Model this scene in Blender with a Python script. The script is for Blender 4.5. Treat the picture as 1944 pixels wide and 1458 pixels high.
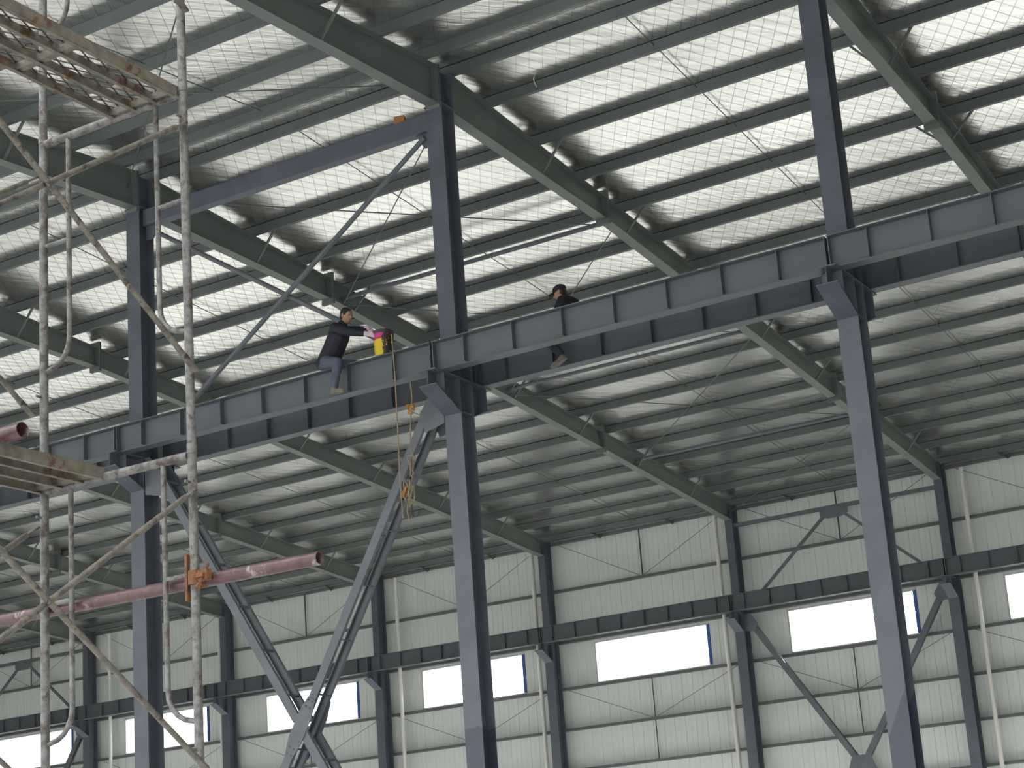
import bpy, math, random
from mathutils import Vector, Matrix
random.seed(7)
for o in list(bpy.data.objects):
    bpy.data.objects.remove(o)
S = bpy.context.scene
C = S.collection

# ------------------------------------------------------------------ camera
F_PX, YAW, PITCH, ROLL = 3327.81, 0.496716, 0.254531, -0.082191
cam_d = bpy.data.cameras.new('camera')
cam = bpy.data.objects.new('camera', cam_d)
C.objects.link(cam)
cam_d.sensor_fit = 'HORIZONTAL'
cam_d.sensor_width = 36.0
cam_d.lens = F_PX / 1944.0 * 36.0
cam_d.shift_x = -117.212 / 1944.0
cam_d.shift_y = 140.603 / 1944.0
cam_d.clip_end = 500
fw = Vector((-math.sin(YAW) * math.cos(PITCH), math.cos(YAW) * math.cos(PITCH), math.sin(PITCH)))
rt = Vector((math.cos(YAW), math.sin(YAW), 0))
up = rt.cross(fw)
r2 = rt * math.cos(ROLL) + up * math.sin(ROLL)
u2 = -rt * math.sin(ROLL) + up * math.cos(ROLL)
M = Matrix((r2, u2, -fw)).transposed().to_4x4()
M.translation = Vector((18.911249, -20.495716, -7.569663))
cam.matrix_world = M
S.camera = cam

# ------------------------------------------------------------------ sky, exposure
W = bpy.data.worlds.new('overcast_sky')
S.world = W
W.use_nodes = True
bg = W.node_tree.nodes['Background']
bg.inputs['Color'].default_value = (0.93, 0.965, 1.0, 1)
bg.inputs['Strength'].default_value = 1.0
sun_d = bpy.data.lights.new('hazy_sun', 'SUN')
sun_d.energy = 2.3
sun_d.angle = math.radians(8)
sun_d.color = (1.0, 0.97, 0.93)
sun = bpy.data.objects.new('hazy_sun', sun_d)
C.objects.link(sun)
sun.rotation_euler = Vector((-0.25, -1.0, -0.80)).to_track_quat('-Z', 'Y').to_euler()
S.view_settings.view_transform = 'Standard'
S.view_settings.look = 'None'
S.view_settings.gamma = 1.0
S.view_settings.use_curve_mapping = False
S.view_settings.exposure = 2.62

# ------------------------------------------------------------------ materials
def new_mat(name):
    m = bpy.data.materials.new(name)
    m.use_nodes = True
    nt = m.node_tree
    return m, nt, nt.nodes['Principled BSDF']

def N(nt, t, **kw):
    n = nt.nodes.new(t)
    for k, v in kw.items():
        setattr(n, k, v)
    return n

def tex_noise(nt, scale, detail=4, rough=0.55, mapping=None, coord='Object'):
    tc = N(nt, 'ShaderNodeTexCoord')
    src = tc.outputs[coord]
    if mapping:
        for key, val in (('Rotation', mapping[1]), ('Scale', mapping[0])):
            mp = N(nt, 'ShaderNodeMapping')
            mp.inputs[key].default_value = val
            nt.links.new(src, mp.inputs['Vector'])
            src = mp.outputs['Vector']
    n = N(nt, 'ShaderNodeTexNoise')
    n.inputs['Scale'].default_value = scale
    n.inputs['Detail'].default_value = detail
    n.inputs['Roughness'].default_value = rough
    nt.links.new(src, n.inputs['Vector'])
    return n

def ramp(nt, fac, stops):
    r = N(nt, 'ShaderNodeValToRGB')
    while len(r.color_ramp.elements) < len(stops):
        r.color_ramp.elements.new(0.5)
    for e, (p, c) in zip(r.color_ramp.elements, stops):
        e.position = p
        e.color = (*c, 1)
    nt.links.new(fac, r.inputs['Fac'])
    return r

def mixc(a, b, t):
    return tuple(x * (1 - t) + y * t for x, y in zip(a, b))

def paint(name, col, rough=0.45, var=0.14, scale=2.5, metal=0.0, spec=0.4):
    m, nt, b = new_mat(name)
    n = tex_noise(nt, scale, 5)
    r = ramp(nt, n.outputs['Fac'], [(0.3, tuple(c * (1 - var) for c in col)), (0.7, tuple(c * (1 + var) for c in col))])
    nt.links.new(r.outputs['Color'], b.inputs['Base Color'])
    b.inputs['Roughness'].default_value = rough
    b.inputs['Metallic'].default_value = metal
    b.inputs['Specular IOR Level'].default_value = spec
    return m

def plain(name, col, rough=0.5, metal=0.0):
    m, nt, b = new_mat(name)
    b.inputs['Base Color'].default_value = (*col, 1)
    b.inputs['Roughness'].default_value = rough
    b.inputs['Metallic'].default_value = metal
    return m

COLP = (0.100, 0.110, 0.138)
M_COL = paint('blue_grey_column_paint', COLP, 0.5)
M_BEAM = paint('blue_grey_beam_paint', (0.100, 0.113, 0.128), 0.5, 0.10, 1.2)
M_RAFT = paint('green_grey_rafter_paint', (0.150, 0.166, 0.160), 0.5, 0.10, 1.2)
M_PURL = paint('green_grey_purlin_paint', (0.120, 0.138, 0.138), 0.5, 0.12, 1.0)
M_BRACE = paint('grey_brace_paint', (0.125, 0.135, 0.155), 0.5)
M_DARK = plain('dark_bracket_steel', (0.05, 0.055, 0.06), 0.5)
M_GIRT = paint('wall_girt_paint', (0.115, 0.122, 0.130), 0.55)
M_PIPE = paint('white_downpipe_plastic', (0.72, 0.70, 0.66), 0.4, 0.05)
M_ROD = plain('bare_tie_rod_steel', (0.11, 0.12, 0.12), 0.5, 0.2)
M_BLUE = plain('blue_jamb_trim', (0.03, 0.10, 0.34), 0.45)
M_JAMB = plain('pale_window_frame', (0.55, 0.54, 0.52), 0.4)

def topcoat_mat(name, zt, xc, slant):
    """column paint with a darker, freshly painted lower part whose edge is ragged"""
    m, nt, b = new_mat(name)
    n = tex_noise(nt, 2.5, 5)
    r = ramp(nt, n.outputs['Fac'], [(0.3, tuple(c * 0.88 for c in COLP)), (0.7, tuple(c * 1.12 for c in COLP))])
    geo = N(nt, 'ShaderNodeNewGeometry')
    sp = N(nt, 'ShaderNodeSeparateXYZ')
    nt.links.new(geo.outputs['Position'], sp.inputs[0])
    a = N(nt, 'ShaderNodeMath', operation='MULTIPLY_ADD')     # z - slant*(x-xc)
    nt.links.new(sp.outputs['X'], a.inputs[0])
    a.inputs[1].default_value = -slant
    a.inputs[2].default_value = slant * xc
    a2 = N(nt, 'ShaderNodeMath', operation='ADD')
    nt.links.new(a.outputs[0], a2.inputs[0])
    nt.links.new(sp.outputs['Z'], a2.inputs[1])
    n2 = tex_noise(nt, 14, 2)
    a3 = N(nt, 'ShaderNodeMath', operation='MULTIPLY_ADD')
    nt.links.new(n2.outputs['Fac'], a3.inputs[0])
    a3.inputs[1].default_value = 0.12
    nt.links.new(a2.outputs[0], a3.inputs[2])
    lt = N(nt, 'ShaderNodeMath', operation='LESS_THAN')
    nt.links.new(a3.outputs[0], lt.inputs[0])
    lt.inputs[1].default_value = zt + 0.06
    mx = N(nt, 'ShaderNodeMix', data_type='RGBA')
    nt.links.new(lt.outputs[0], mx.inputs['Factor'])
    nt.links.new(r.outputs['Color'], mx.inputs['A'])
    mx.inputs['B'].default_value = (0.050, 0.058, 0.088, 1)
    nt.links.new(mx.outputs['Result'], b.inputs['Base Color'])
    b.inputs['Roughness'].default_value = 0.42
    return m
M_COLPATCH = {1: topcoat_mat('column_paint_with_fresh_lower_coat', -5.0, 6.0, 0.0),
              2: topcoat_mat('column_paint_with_slanted_fresh_coat', -5.40, 12.06, 2.0)}

def foil_mat():
    m, nt, b = new_mat('wrinkled_aluminium_foil')
    b.inputs['Metallic'].default_value = 1.0
    n0 = tex_noise(nt, 0.35, 3)
    r = ramp(nt, n0.outputs['Fac'], [(0.3, (0.74, 0.73, 0.71)), (0.7, (0.84, 0.832, 0.815))])
    nt.links.new(r.outputs['Color'], b.inputs['Base Color'])
    b.inputs['Roughness'].default_value = 0.26
    n1 = tex_noise(nt, 1.0, 3, 0.6, ((2.2, 17.0, 1.0), (0, 0, math.radians(-58))))
    n2 = tex_noise(nt, 1.0, 2, 0.5, ((1.3, 5.0, 1.0), (0, 0, math.radians(-40))))
    n3 = tex_noise(nt, 1.0, 3, 0.6, ((7.0, 45.0, 1.0), (0, 0, math.radians(-75))))
    b1 = N(nt, 'ShaderNodeBump')
    b1.inputs['Strength'].default_value = 0.55
    b1.inputs['Distance'].default_value = 0.017
    nt.links.new(n2.outputs['Fac'], b1.inputs['Height'])
    b2 = N(nt, 'ShaderNodeBump')
    b2.inputs['Strength'].default_value = 0.5
    b2.inputs['Distance'].default_value = 0.0065
    nt.links.new(n1.outputs['Fac'], b2.inputs['Height'])
    nt.links.new(b1.outputs['Normal'], b2.inputs['Normal'])
    b3 = N(nt, 'ShaderNodeBump')
    b3.inputs['Strength'].default_value = 0.35
    b3.inputs['Distance'].default_value = 0.003
    nt.links.new(n3.outputs['Fac'], b3.inputs['Height'])
    nt.links.new(b2.outputs['Normal'], b3.inputs['Normal'])
    nt.links.new(b3.outputs['Normal'], b.inputs['Normal'])
    return m
M_FOIL = foil_mat()
M_WIRE = plain('dull_netting_wire', (0.10, 0.10, 0.09), 0.7, 0.0)

M_PANEL = paint('off_white_wall_sheet', (0.69, 0.72, 0.70), 0.5, 0.05, 0.6)
M_FLOOR = paint('pale_concrete', (0.70, 0.69, 0.665), 0.85, 0.15, 0.25)
M_ENDW = paint('off_white_end_sheet', (0.45, 0.46, 0.42), 0.6, 0.05, 0.6)

def glass_mat():
    m = bpy.data.materials.new('clear_window_glass')
    m.use_nodes = True
    nt = m.node_tree
    nt.nodes.remove(nt.nodes['Principled BSDF'])
    out = nt.nodes['Material Output']
    t = N(nt, 'ShaderNodeBsdfTransparent')
    t.inputs['Color'].default_value = (0.95, 0.97, 0.96, 1)
    g = N(nt, 'ShaderNodeBsdfGlossy')
    g.inputs['Roughness'].default_value = 0.05
    mx = N(nt, 'ShaderNodeMixShader')
    mx.inputs['Fac'].default_value = 0.05
    nt.links.new(t.outputs[0], mx.inputs[1])
    nt.links.new(g.outputs[0], mx.inputs[2])
    nt.links.new(mx.outputs[0], out.inputs['Surface'])
    return m
M_GLASS = glass_mat()

def rusty(name, base, light, rust, amount, scale=9.0, rough=0.55, metal=0.25):
    m, nt, b = new_mat(name)
    n1 = tex_noise(nt, scale, 6, 0.65)
    r1 = ramp(nt, n1.outputs['Fac'], [(0.35, base), (0.62, light)])
    n2 = tex_noise(nt, scale * 0.7, 5, 0.7, ((1, 1, 0.6), (0.4, 0.2, 0.0)))
    r2_ = ramp(nt, n2.outputs['Fac'], [(amount, (0, 0, 0)), (min(amount + 0.09, 1), (1, 1, 1))])
    mx = N(nt, 'ShaderNodeMix', data_type='RGBA')
    nt.links.new(r2_.outputs['Color'], mx.inputs['Factor'])
    nt.links.new(r1.outputs['Color'], mx.inputs['A'])
    mx.inputs['B'].default_value = (*rust, 1)
    nt.links.new(mx.outputs['Result'], b.inputs['Base Color'])
    b.inputs['Roughness'].default_value = rough
    b.inputs['Metallic'].default_value = metal
    return m
M_SCAF = rusty('weathered_galvanised_tube', (0.065, 0.062, 0.060), (0.165, 0.160, 0.154), (0.060, 0.038, 0.029), 0.53, 24)
M_BRC = rusty('mud_stained_brace_tube', (0.080, 0.071, 0.058), (0.165, 0.147, 0.122), (0.040, 0.029, 0.022), 0.54, 26)
M_DECK = rusty('rust_streaked_deck_steel', (0.095, 0.082, 0.063), (0.170, 0.150, 0.118), (0.085, 0.036, 0.015), 0.56, 12)
M_RUST = rusty('orange_rust_iron', (0.085, 0.034, 0.015), (0.17, 0.066, 0.022), (0.035, 0.018, 0.012), 0.55, 40, 0.8, 0.0)
M_RED = rusty('worn_red_oxide_tube', (0.050, 0.020, 0.021), (0.090, 0.044, 0.044), (0.22, 0.185, 0.18), 0.56, 16, 0.4, 0.0)
M_DARKIN = plain('dark_tube_bore', (0.02, 0.015, 0.015), 0.9)

# ------------------------------------------------------------------ mesh helpers
class MB:
    def __init__(s):
        s.v = []
        s.f = []
    def add(s, vs, fs):
        o = len(s.v)
        s.v += [tuple(v) for v in vs]
        s.f += [tuple(i + o for i in f) for f in fs]
        return s
    def box(s, x0, x1, y0, y1, z0, z1):
        return s.add([(x0, y0, z0), (x1, y0, z0), (x1, y1, z0), (x0, y1, z0), (x0, y0, z1), (x1, y0, z1), (x1, y1, z1), (x0, y1, z1)],
                     [(0, 3, 2, 1), (4, 5, 6, 7), (0, 1, 5, 4), (1, 2, 6, 5), (2, 3, 7, 6), (3, 0, 4, 7)])
    def bar(s, p, q, w, h, upv=(0, 0, 1), off=(0, 0)):
        p, q = Vector(p), Vector(q)
        d = (q - p).normalized()
        a = d.cross(Vector(upv)).normalized()
        b = a.cross(d).normalized()
        vs = []
        for e in (p, q):
            for sa, sb in ((-1, -1), (1, -1), (1, 1), (-1, 1)):
                vs.append(e + a * (sa * w / 2 + off[0]) + b * (sb * h / 2 + off[1]))
        return s.add(vs, [(0, 1, 2, 3), (7, 6, 5, 4), (0, 4, 5, 1), (1, 5, 6, 2), (2, 6, 7, 3), (3, 7, 4, 0)])
    def path(s, pts, r, n=8, caps=True, hollow=0.0):
        pts = [Vector(p) for p in pts]
        m = len(pts)
        rs = r if isinstance(r, (list, tuple)) else [r] * m
        t0 = (pts[1] - pts[0]).normalized()
        a = t0.cross(Vector((0, 0, 1)))
        if a.length < 1e-3:
            a = t0.cross(Vector((0, 1, 0)))
        a.normalize()
        vs = []
        for i, p in enumerate(pts):
            t = (pts[min(i + 1, m - 1)] - pts[max(i - 1, 0)]).normalized()
            a = (a - t * a.dot(t)).normalized()
            b = t.cross(a)
            for k in range(n):
                g = 2 * math.pi * k / n
                vs.append(p + (a * math.cos(g) + b * math.sin(g)) * rs[i])
        fs = []
        for i in range(m - 1):
            for k in range(n):
                k2 = (k + 1) % n
                fs.append((i * n + k, i * n + k2, (i + 1) * n + k2, (i + 1) * n + k))
        if caps:
            fs.append(tuple(range(n - 1, -1, -1)))
            fs.append(tuple(range((m - 1) * n, m * n)))
        return s.add(vs, fs)
    def pipe(s, p, q, ro, ri, n=16):
        """a hollow tube, open at both ends"""
        p, q = Vector(p), Vector(q)
        t = (q - p).normalized()
        a = t.cross(Vector((0, 0, 1)))
        if a.length < 1e-3:
            a = Vector((1, 0, 0))
        a.normalize()
        b = t.cross(a)
        vs = []
        for e, r in ((p, ro), (q, ro), (q, ri), (p, ri)):
            for k in range(n):
                g = 2 * math.pi * k / n
                vs.append(e + (a * math.cos(g) + b * math.sin(g)) * r)
        fs = []
        for i in range(4):
            j = (i + 1) % 4
            for k in range(n):
                k2 = (k + 1) % n
                fs.append((i * n + k, i * n + k2, j * n + k2, j * n + k))
        return s.add(vs, fs)
    def prism_x(s, prof, x0, x1):
        """polygon of (y, z) extruded along X"""
        n = len(prof)
        vs = [(x0, y, z) for y, z in prof] + [(x1, y, z) for y, z in prof]
        fs = [tuple(range(n)), tuple(range(2 * n - 1, n - 1, -1))]
        for i in range(n):
            j = (i + 1) % n
            fs.append((i, i + n, j + n, j))
        return s.add(vs, fs)
    def prism_y(s, prof, y0, y1):
        n = len(prof)
        vs = [(x, y0, z) for x, z in prof] + [(x, y1, z) for x, z in prof]
        fs = [tuple(range(n)), tuple(range(2 * n - 1, n - 1, -1))]
        for i in range(n):
            j = (i + 1) % n
            fs.append((i, i + n, j + n, j))
        return s.add(vs, fs)
    def lathe(s, prof, n=24, c=(0, 0, 0)):
        vs = []
        for r, z in prof:
            for k in range(n):
                g = 2 * math.pi * k / n
                vs.append((c[0] + r * math.cos(g), c[1] + r * math.sin(g), c[2] + z))
        fs = []
        for i in range(len(prof) - 1):
            for k in range(n):
                k2 = (k + 1) % n
                fs.append((i * n + k, i * n + k2, (i + 1) * n + k2, (i + 1) * n + k))
        return s.add(vs, fs)
    def mesh(s, name, mat, smooth=False):
        me = bpy.data.meshes.new(name)
        me.from_pydata(s.v, [], s.f)
        import bmesh
        bm = bmesh.new()
        bm.from_mesh(me)
        bmesh.ops.recalc_face_normals(bm, faces=bm.faces)
        bm.to_mesh(me)
        bm.free()
        if smooth:
            for p in me.polygons:
                p.use_smooth = True
            try:
                me.set_sharp_from_angle(angle=math.radians(40))
            except Exception:
                pass
        if mat:
            me.materials.append(mat)
        return me
    def build(s, name, mat, parent=None, smooth=False, loc=None):
        return put(name, s.mesh(name, mat, smooth), parent, loc)

def put(name, me, parent=None, loc=None):
    o = bpy.data.objects.new(name, me)
    C.objects.link(o)
    if parent:
        o.parent = parent
    if loc is not None:
        o.location = loc
    return o

def tag(o, label=None, cat=None, group=None, kind=None):
    if label: o['label'] = label
    if cat: o['category'] = cat
    if group: o['group'] = group
    if kind: o['kind'] = kind
    return o

def empty(name, loc=(0, 0, 0), label=None, cat=None, group=None, kind=None):
    o = bpy.data.objects.new(name, None)
    o.empty_display_size = 0.2
    C.objects.link(o)
    o.location = loc
    return tag(o, label, cat, group, kind)

ORD = ['', 'first', 'second', 'third', 'fourth', 'fifth', 'sixth', 'seventh', 'eighth', 'ninth', 'tenth', 'eleventh', 'twelfth', 'thirteenth', 'fourteenth', 'fifteenth', 'sixteenth']
def bay_txt(k):
    """bays counted from the wall bay with the V brace (k = 0)"""
    if k == 0: return 'in the V-braced wall bay'
    return '%s bay %s the V brace' % (ORD[abs(k)], 'past' if k < 0 else 'before')
def line_txt(k):
    """frame lines counted from the two that flank the V-braced bay"""
    return {0: 'at the far side of the V brace', 1: 'at the near side of the V brace'}.get(k, '%s line %s the V brace' % (ORD[-k + 1] if k < 0 else ORD[k], 'past' if k < 0 else 'before'))

def copy_tree(o, parent=None, loc=None):
    c = o.copy()
    C.objects.link(c)
    c.parent = parent
    if loc is not None:
        c.location = loc
    for ch in list(o.children):
        copy_tree(ch, c)
    return c

# ------------------------------------------------------------------ dimensions
BAY = 6.0
FLOOR = -9.016
RIDGE = 4.96                     # rafter top at the ridge; crane beam underside is z = 0
SF, SN = 0.081, 0.100            # roof slopes, far and near
WALL = 23.56                     # inner face of the far wall sheets
def ztop(y):
    return RIDGE - (SF * y if y >= 0 else -SN * y)
PURLH = 0.165
XL, XR = -36.0, 24.0
YN = -23.8

# ------------------------------------------------------------------ floor, end walls
fl = MB().box(XL - .2, XR + .2, YN - .2, WALL + .2, FLOOR - 0.3, FLOOR).build('floor', M_FLOOR)
yard = MB()
yard.box(-140, 120, WALL + .2, 150, FLOOR - 0.3, FLOOR - .03).box(-140, 120, -160, YN - .2, FLOOR - 0.3, FLOOR - .03)
yard.box(-140, XL - .2, YN - .2, WALL + .2, FLOOR - 0.3, FLOOR - .03).box(XR + .2, 120, YN - .2, WALL + .2, FLOOR - 0.3, FLOOR - .03)
tag(yard.build('ground', paint('bare_earth', (0.135, 0.128, 0.118), 0.95, 0.2, 0.2)), 'bare earth yard around the steel hall', 'ground', kind='structure')
tag(fl, 'pale concrete ground slab under the steel hall', 'floor', kind='structure')
def end_wall(name, x0, x1, label):
    prof = [(YN, FLOOR), (WALL, FLOOR), (WALL, ztop(WALL) + .2), (0, RIDGE + .2), (YN, ztop(YN) + .2)]
    tag(MB().prism_x(prof, x0, x1).build(name, M_ENDW), label, 'wall', kind='structure')
end_wall('wall_left', XL - 0.12, XL, 'off-white sheeted gable wall closing the far end of the hall')
end_wall('wall_right', XR, XR + 0.12, 'off-white sheeted gable wall closing the near end of the hall')

# unseen wall behind the camera; added open band per bay sized to balance light
NZ0, NZ1 = FLOOR + .25, -4.2
wf = empty('wall_front', (0, YN, 0), 'unseen sheet wall of the scaffold side, with an added opening to set the light', 'wall', kind='structure')
for k in range(-6, 4):
    b = BAY * k
    MB().box(b, b + BAY, -.06, 0, NZ1, ztop(YN) + .2).build('panel', M_ENDW, wf)
    MB().box(b, b + BAY, -.06, 0, FLOOR, NZ0).build('panel', M_ENDW, wf)
    MB().box(b, b + .25, -.06, 0, NZ0, NZ1).box(b + 5.75, b + BAY, -.06, 0, NZ0, NZ1).build('panel', M_ENDW, wf)

# ------------------------------------------------------------------ ceiling: foil insulation over wire netting
purl_far = [0.34] + [1.44 + 1.463 * i for i in range(16)]
purl_near = [-0.40, -1.55] + [-3.02 - 1.49 * i for i in range(14)]
ceil_ = empty('ceiling', (0, 0, 0), 'silver foil roof insulation laid over the purlins', 'ceiling', kind='structure')
def foil(y_from, y_to, lines, name):
    ny = int(abs(y_to - y_from) / 0.12)
    nx = int((XR - XL) / 0.4)
    L = sorted(lines)
    vs, fs = [], []
    for j in range(ny + 1):
        y = y_from + (y_to - y_from) * j / ny
        sag = 0.0
        for a, b in zip(L[:-1], L[1:]):
            if a <= y <= b:
                t = (y - a) / (b - a)
                sag = 4 * t * (1 - t) * (0.005 + 0.013 * min(1, max(0, (y - 8) / 4))) * min(1, (b - a) / 1.2)   # looser toward the eave
        for i in range(nx + 1):
            x = XL + (XR - XL) * i / nx
            w = 0.003 * math.sin(x * 2.1 + y * 0.7) * math.sin(y * 3.3 + x)
            vs.append((x, y, ztop(y) + PURLH + 0.012 - sag * (0.7 + 0.3 * math.sin(x * 5.2361)) + w * (1 if sag > 0.0015 else 0.2)))
    for j in range(ny):
        for i in range(nx):
            a = j * (nx + 1) + i
            fs.append((a, a + 1, a + nx + 2, a + nx + 1))
    b = MB()
    b.v, b.f = vs, fs
    return b.build(name, M_FOIL, ceil_, True)
foil(0, WALL + 0.02, purl_far, 'foil_sheet')
foil(0, -16.5, purl_near, 'foil_sheet')      # foil stops short: added unseen gap letting sky light onto the floor
net = MB()
def wires(y0, y1):
    sp = 0.24
    ylen = abs(y1 - y0)
    k = 0.62                              # dx per dy of a diagonal
    for sgn in (1, -1):
        x = XL - ylen * k
        while x < XR + ylen * k:
            a = (x, y0)
            b = (x + sgn * ylen * k, y1)
            if not (max(a[0], b[0]) < -30 or min(a[0], b[0]) > 17):
                pts = []
                for px, py in (a, b):
                    pts.append(Vector((px, py, ztop(py) + PURLH + 0.003)))
                p, q = pts
                if p.x > XR or q.x > XR or p.x < XL or q.x < XL:
                    # clip to the roof
                    t0, t1 = 0.0, 1.0
                    dx = q.x - p.x
                    for lim in (XL, XR):
                        t = (lim - p.x) / dx
                        if 0 < t < 1:
                            if (p.x < lim) == (lim == XL):
                                t0 = max(t0, t)
                            else:
                                t1 = min(t1, t)
                    p, q = p.lerp(q, t0), p.lerp(q, t1)
                net.path([p, q], 0.0017, 3, False)
            x += sp
wires(0.02, 23.3)
wires(-0.02, -12.0)
net.build('wire_netting', M_WIRE, ceil_)
ceil_.children[-1]['kind'] = 'stuff'

# ------------------------------------------------------------------ far wall: sheets, windows
WX0, WX1 = 1.20, 4.85
WZ0, WZ1 = -1.22, -0.03
LZ0, LZ1 = -8.75, -5.30          # lower window row
LX0, LX1 = 0.20, 5.80
wall = empty('wall_back', (0, WALL, 0), 'off-white ribbed sheet wall along the far side of the hall', 'wall', kind='structure')
WTOP = ztop(WALL) + PURLH + 0.03
_pan = {}
def panel(x0, x1, z0, z1, name='panel'):
    key = (round(x1 - x0, 4), round(z1 - z0, 4))
    if key not in _pan:
        w, h = x1 - x0, z1 - z0
        g, dp = 0.013, 0.014
        prof = [(0, dp), (g, 0), (w * .5 - .02, 0), (w * .5 - .012, -.004), (w * .5 + .012, -.004), (w * .5 + .02, 0), (w - g, 0), (w, dp), (w, 0.06), (0, 0.06)]
        n = len(prof)
        vs = [(a, b, 0) for a, b in prof] + [(a, b, h) for a, b in prof]
        fs = [tuple(range(n)), tuple(range(2 * n - 1, n - 1, -1))] + [(i, i + n, (i + 1) % n + n, (i + 1) % n) for i in range(n)]
        _pan[key] = MB().add(vs, fs).mesh('panel', M_PANEL)
    return put(name, _pan[key], wall, (x0, 0, z0))
for k in range(-5, 2):
    b = BAY * k
    for i in range(4):
        panel(b + .3 * i, b + .3 * (i + 1), LZ1, WTOP)
    for i in range(4):
        panel(b + WX1 + .2875 * i, b + WX1 + .2875 * (i + 1), LZ1, WTOP)
    w = (WX1 - WX0) / 11
    for i in range(11):
        x = b + WX0 + w * i
        panel(x, x + w, WZ1, WTOP)
        panel(x, x + w, LZ1, WZ0)
for k in (-6, 2, 3):
    b = BAY * k
    panel(b, b + WX0, LZ1, WTOP, 'outer_panel')
    panel(b + WX1, b + BAY, LZ1, WTOP, 'outer_panel')
    panel(b + WX0, b + WX1, WZ1, WTOP, 'outer_panel')
    panel(b + WX0, b + WX1, LZ1, WZ0, 'outer_panel')
for k in range(-6, 4):
    b = BAY * k
    panel(b, b + BAY, FLOOR, LZ0, 'plinth_panel')
    panel(b, b + LX0, LZ0, LZ1, 'pier_panel')
    panel(b + LX1, b + BAY, LZ0, LZ1, 'pier_panel')
def window_meshes(h, w):
    fr = MB()
    t = 0.035
    fr.box(0, t, 0.0, .10, 0, h).box(t, w, 0.0, .10, 0, t).box(t, w, 0.0, .10, h - t, h)
    jb = MB().box(w - 0.09, w - 0.0, -0.012, .10, t, h - t)
    pn = MB().box(t, w - .09, .045, .05, t, h - t)
    return fr.mesh('frame', M_JAMB), jb.mesh('jamb', M_BLUE), pn.mesh('pane', M_GLASS)
wup = window_meshes(WZ1 - WZ0, WX1 - WX0)
wlo = window_meshes(LZ1 - LZ0, LX1 - LX0)
wn = 1
bays_txt = {-5: 'sixth', -4: 'fifth', -3: 'fourth', -2: 'third', -1: 'second', 0: 'first'}
for k in range(-6, 4):
    for row, (me, z0) in enumerate(((wup, WZ0), (wlo, LZ0))):
        o = empty('window_%d' % wn, (BAY * k + (WX0 if row == 0 else LX0), WALL, z0),
                  ('long bright window under the wall crane beam, ' if row == 0 else 'tall bright window low in the far wall, ') + bay_txt(k),
                  'window', 'high window row of the far wall' if row == 0 else 'low window row of the far wall', 'structure')
        wn += 1
        put('frame', me[0], o)
        j = put('jamb', me[1], o)
        j['label'] = 'blue painted jamb edge'
        put('pane', me[2], o)

# ------------------------------------------------------------------ H-section columns in the middle row
def h_shaft(parent, name, w, d, z0, z1, mat, yc=0.0):
    t = 0.014
    o = MB()
    o.box(-w / 2, w / 2, yc - d / 2, yc - d / 2 + t, z0, z1)
    a = o.build(name + '_flange', mat, parent)
    a2 = MB().box(-w / 2, w / 2, yc + d / 2 - t, yc + d / 2, z0, z1).build(name + '_flange', mat, parent)
    wb = MB().box(-0.006, 0.006, yc - d / 2 + t, yc + d / 2 - t, z0, z1).build(name + '_web', mat, parent)
    return a, a2, wb
col_txt = {-1: 'dark blue-grey steel column standing beyond the scaffold, one bay past the cross-braced bay',
           0: 'dark blue-grey steel column just behind the scaffold frame posts',
           1: 'dark blue-grey steel column beside the seated painter and his bucket',
           2: 'dark blue-grey steel column with a ragged fresh paint edge on its shaft',
           3: 'dark blue-grey steel column one bay past the freshly painted column'}
for k in range(-1, 4):
    col = empty('steel_column', (BAY * k, 0, FLOOR), col_txt[k], 'column', 'middle row columns')
    root = col
    z = lambda v: v - FLOOR
    mat = M_COLPATCH.get(k, M_COL)
    h_shaft(root, 'lower_shaft', 0.285, 0.345, 0, z(-0.02), mat)
    h_shaft(root, 'upper_shaft', 0.284, 0.34, z(-0.02), z(RIDGE - 0.03), M_COL)
    # corbel carrying both crane beams
    cb = empty('corbel', (0, 0, z(0)))
    cb.parent = root
    MB().box(-.145, .145, -.79, .70, -.016, 0).build('corbel_top_plate', M_COL, cb)
    wb = MB()
    wb.prism_x([(-.78, -.016), (-.174, -.016), (-.174, -.51), (-.78, -.225)], -.006, .006)
    wb.prism_x([(.68, -.016), (.174, -.016), (.174, -.51), (.68, -.29)], -.006, .006)
    wb.build('corbel_web', M_COL, cb)
    MB().prism_x([(-.79, -.225), (-.174, -.515), (-.174, -.53), (-.79, -.24)], -.145, .145).build('corbel_bottom_flange', M_COL, cb)
    MB().prism_x([(.69, -.29), (.174, -.515), (.174, -.53), (.69, -.305)], -.145, .145).build('corbel_bottom_flange', M_COL, cb)
    for y in (-.55, .55):
        zb = -.225 - .29 * (.78 - .55) / .606 if y < 0 else -.30 - .225 * (.13 / .506)
        MB().box(-.135, -.006, y - .006, y + .006, zb, -.016).box(.006, .135, y - .006, y + .006, zb, -.016).build('corbel_stiffener', M_COL, cb)
    for zz in (-.012, -.50):
        MB().box(-.138, -.006, -.158, .158, zz - .012, zz).box(.006, .138, -.158, .158, zz - .012, zz).build('corbel_stiffener', M_COL, cb)
    # end plates on the +X side: panel between the flanges at corbel level
    MB().box(-.16, .16, -.19, .19, z(4.285), z(4.30)).build('cap_plate', M_COL, root)
    MB().box(-.2, .2, -.24, .24, 0, .02).build('base_plate', M_COL, root)

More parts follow.
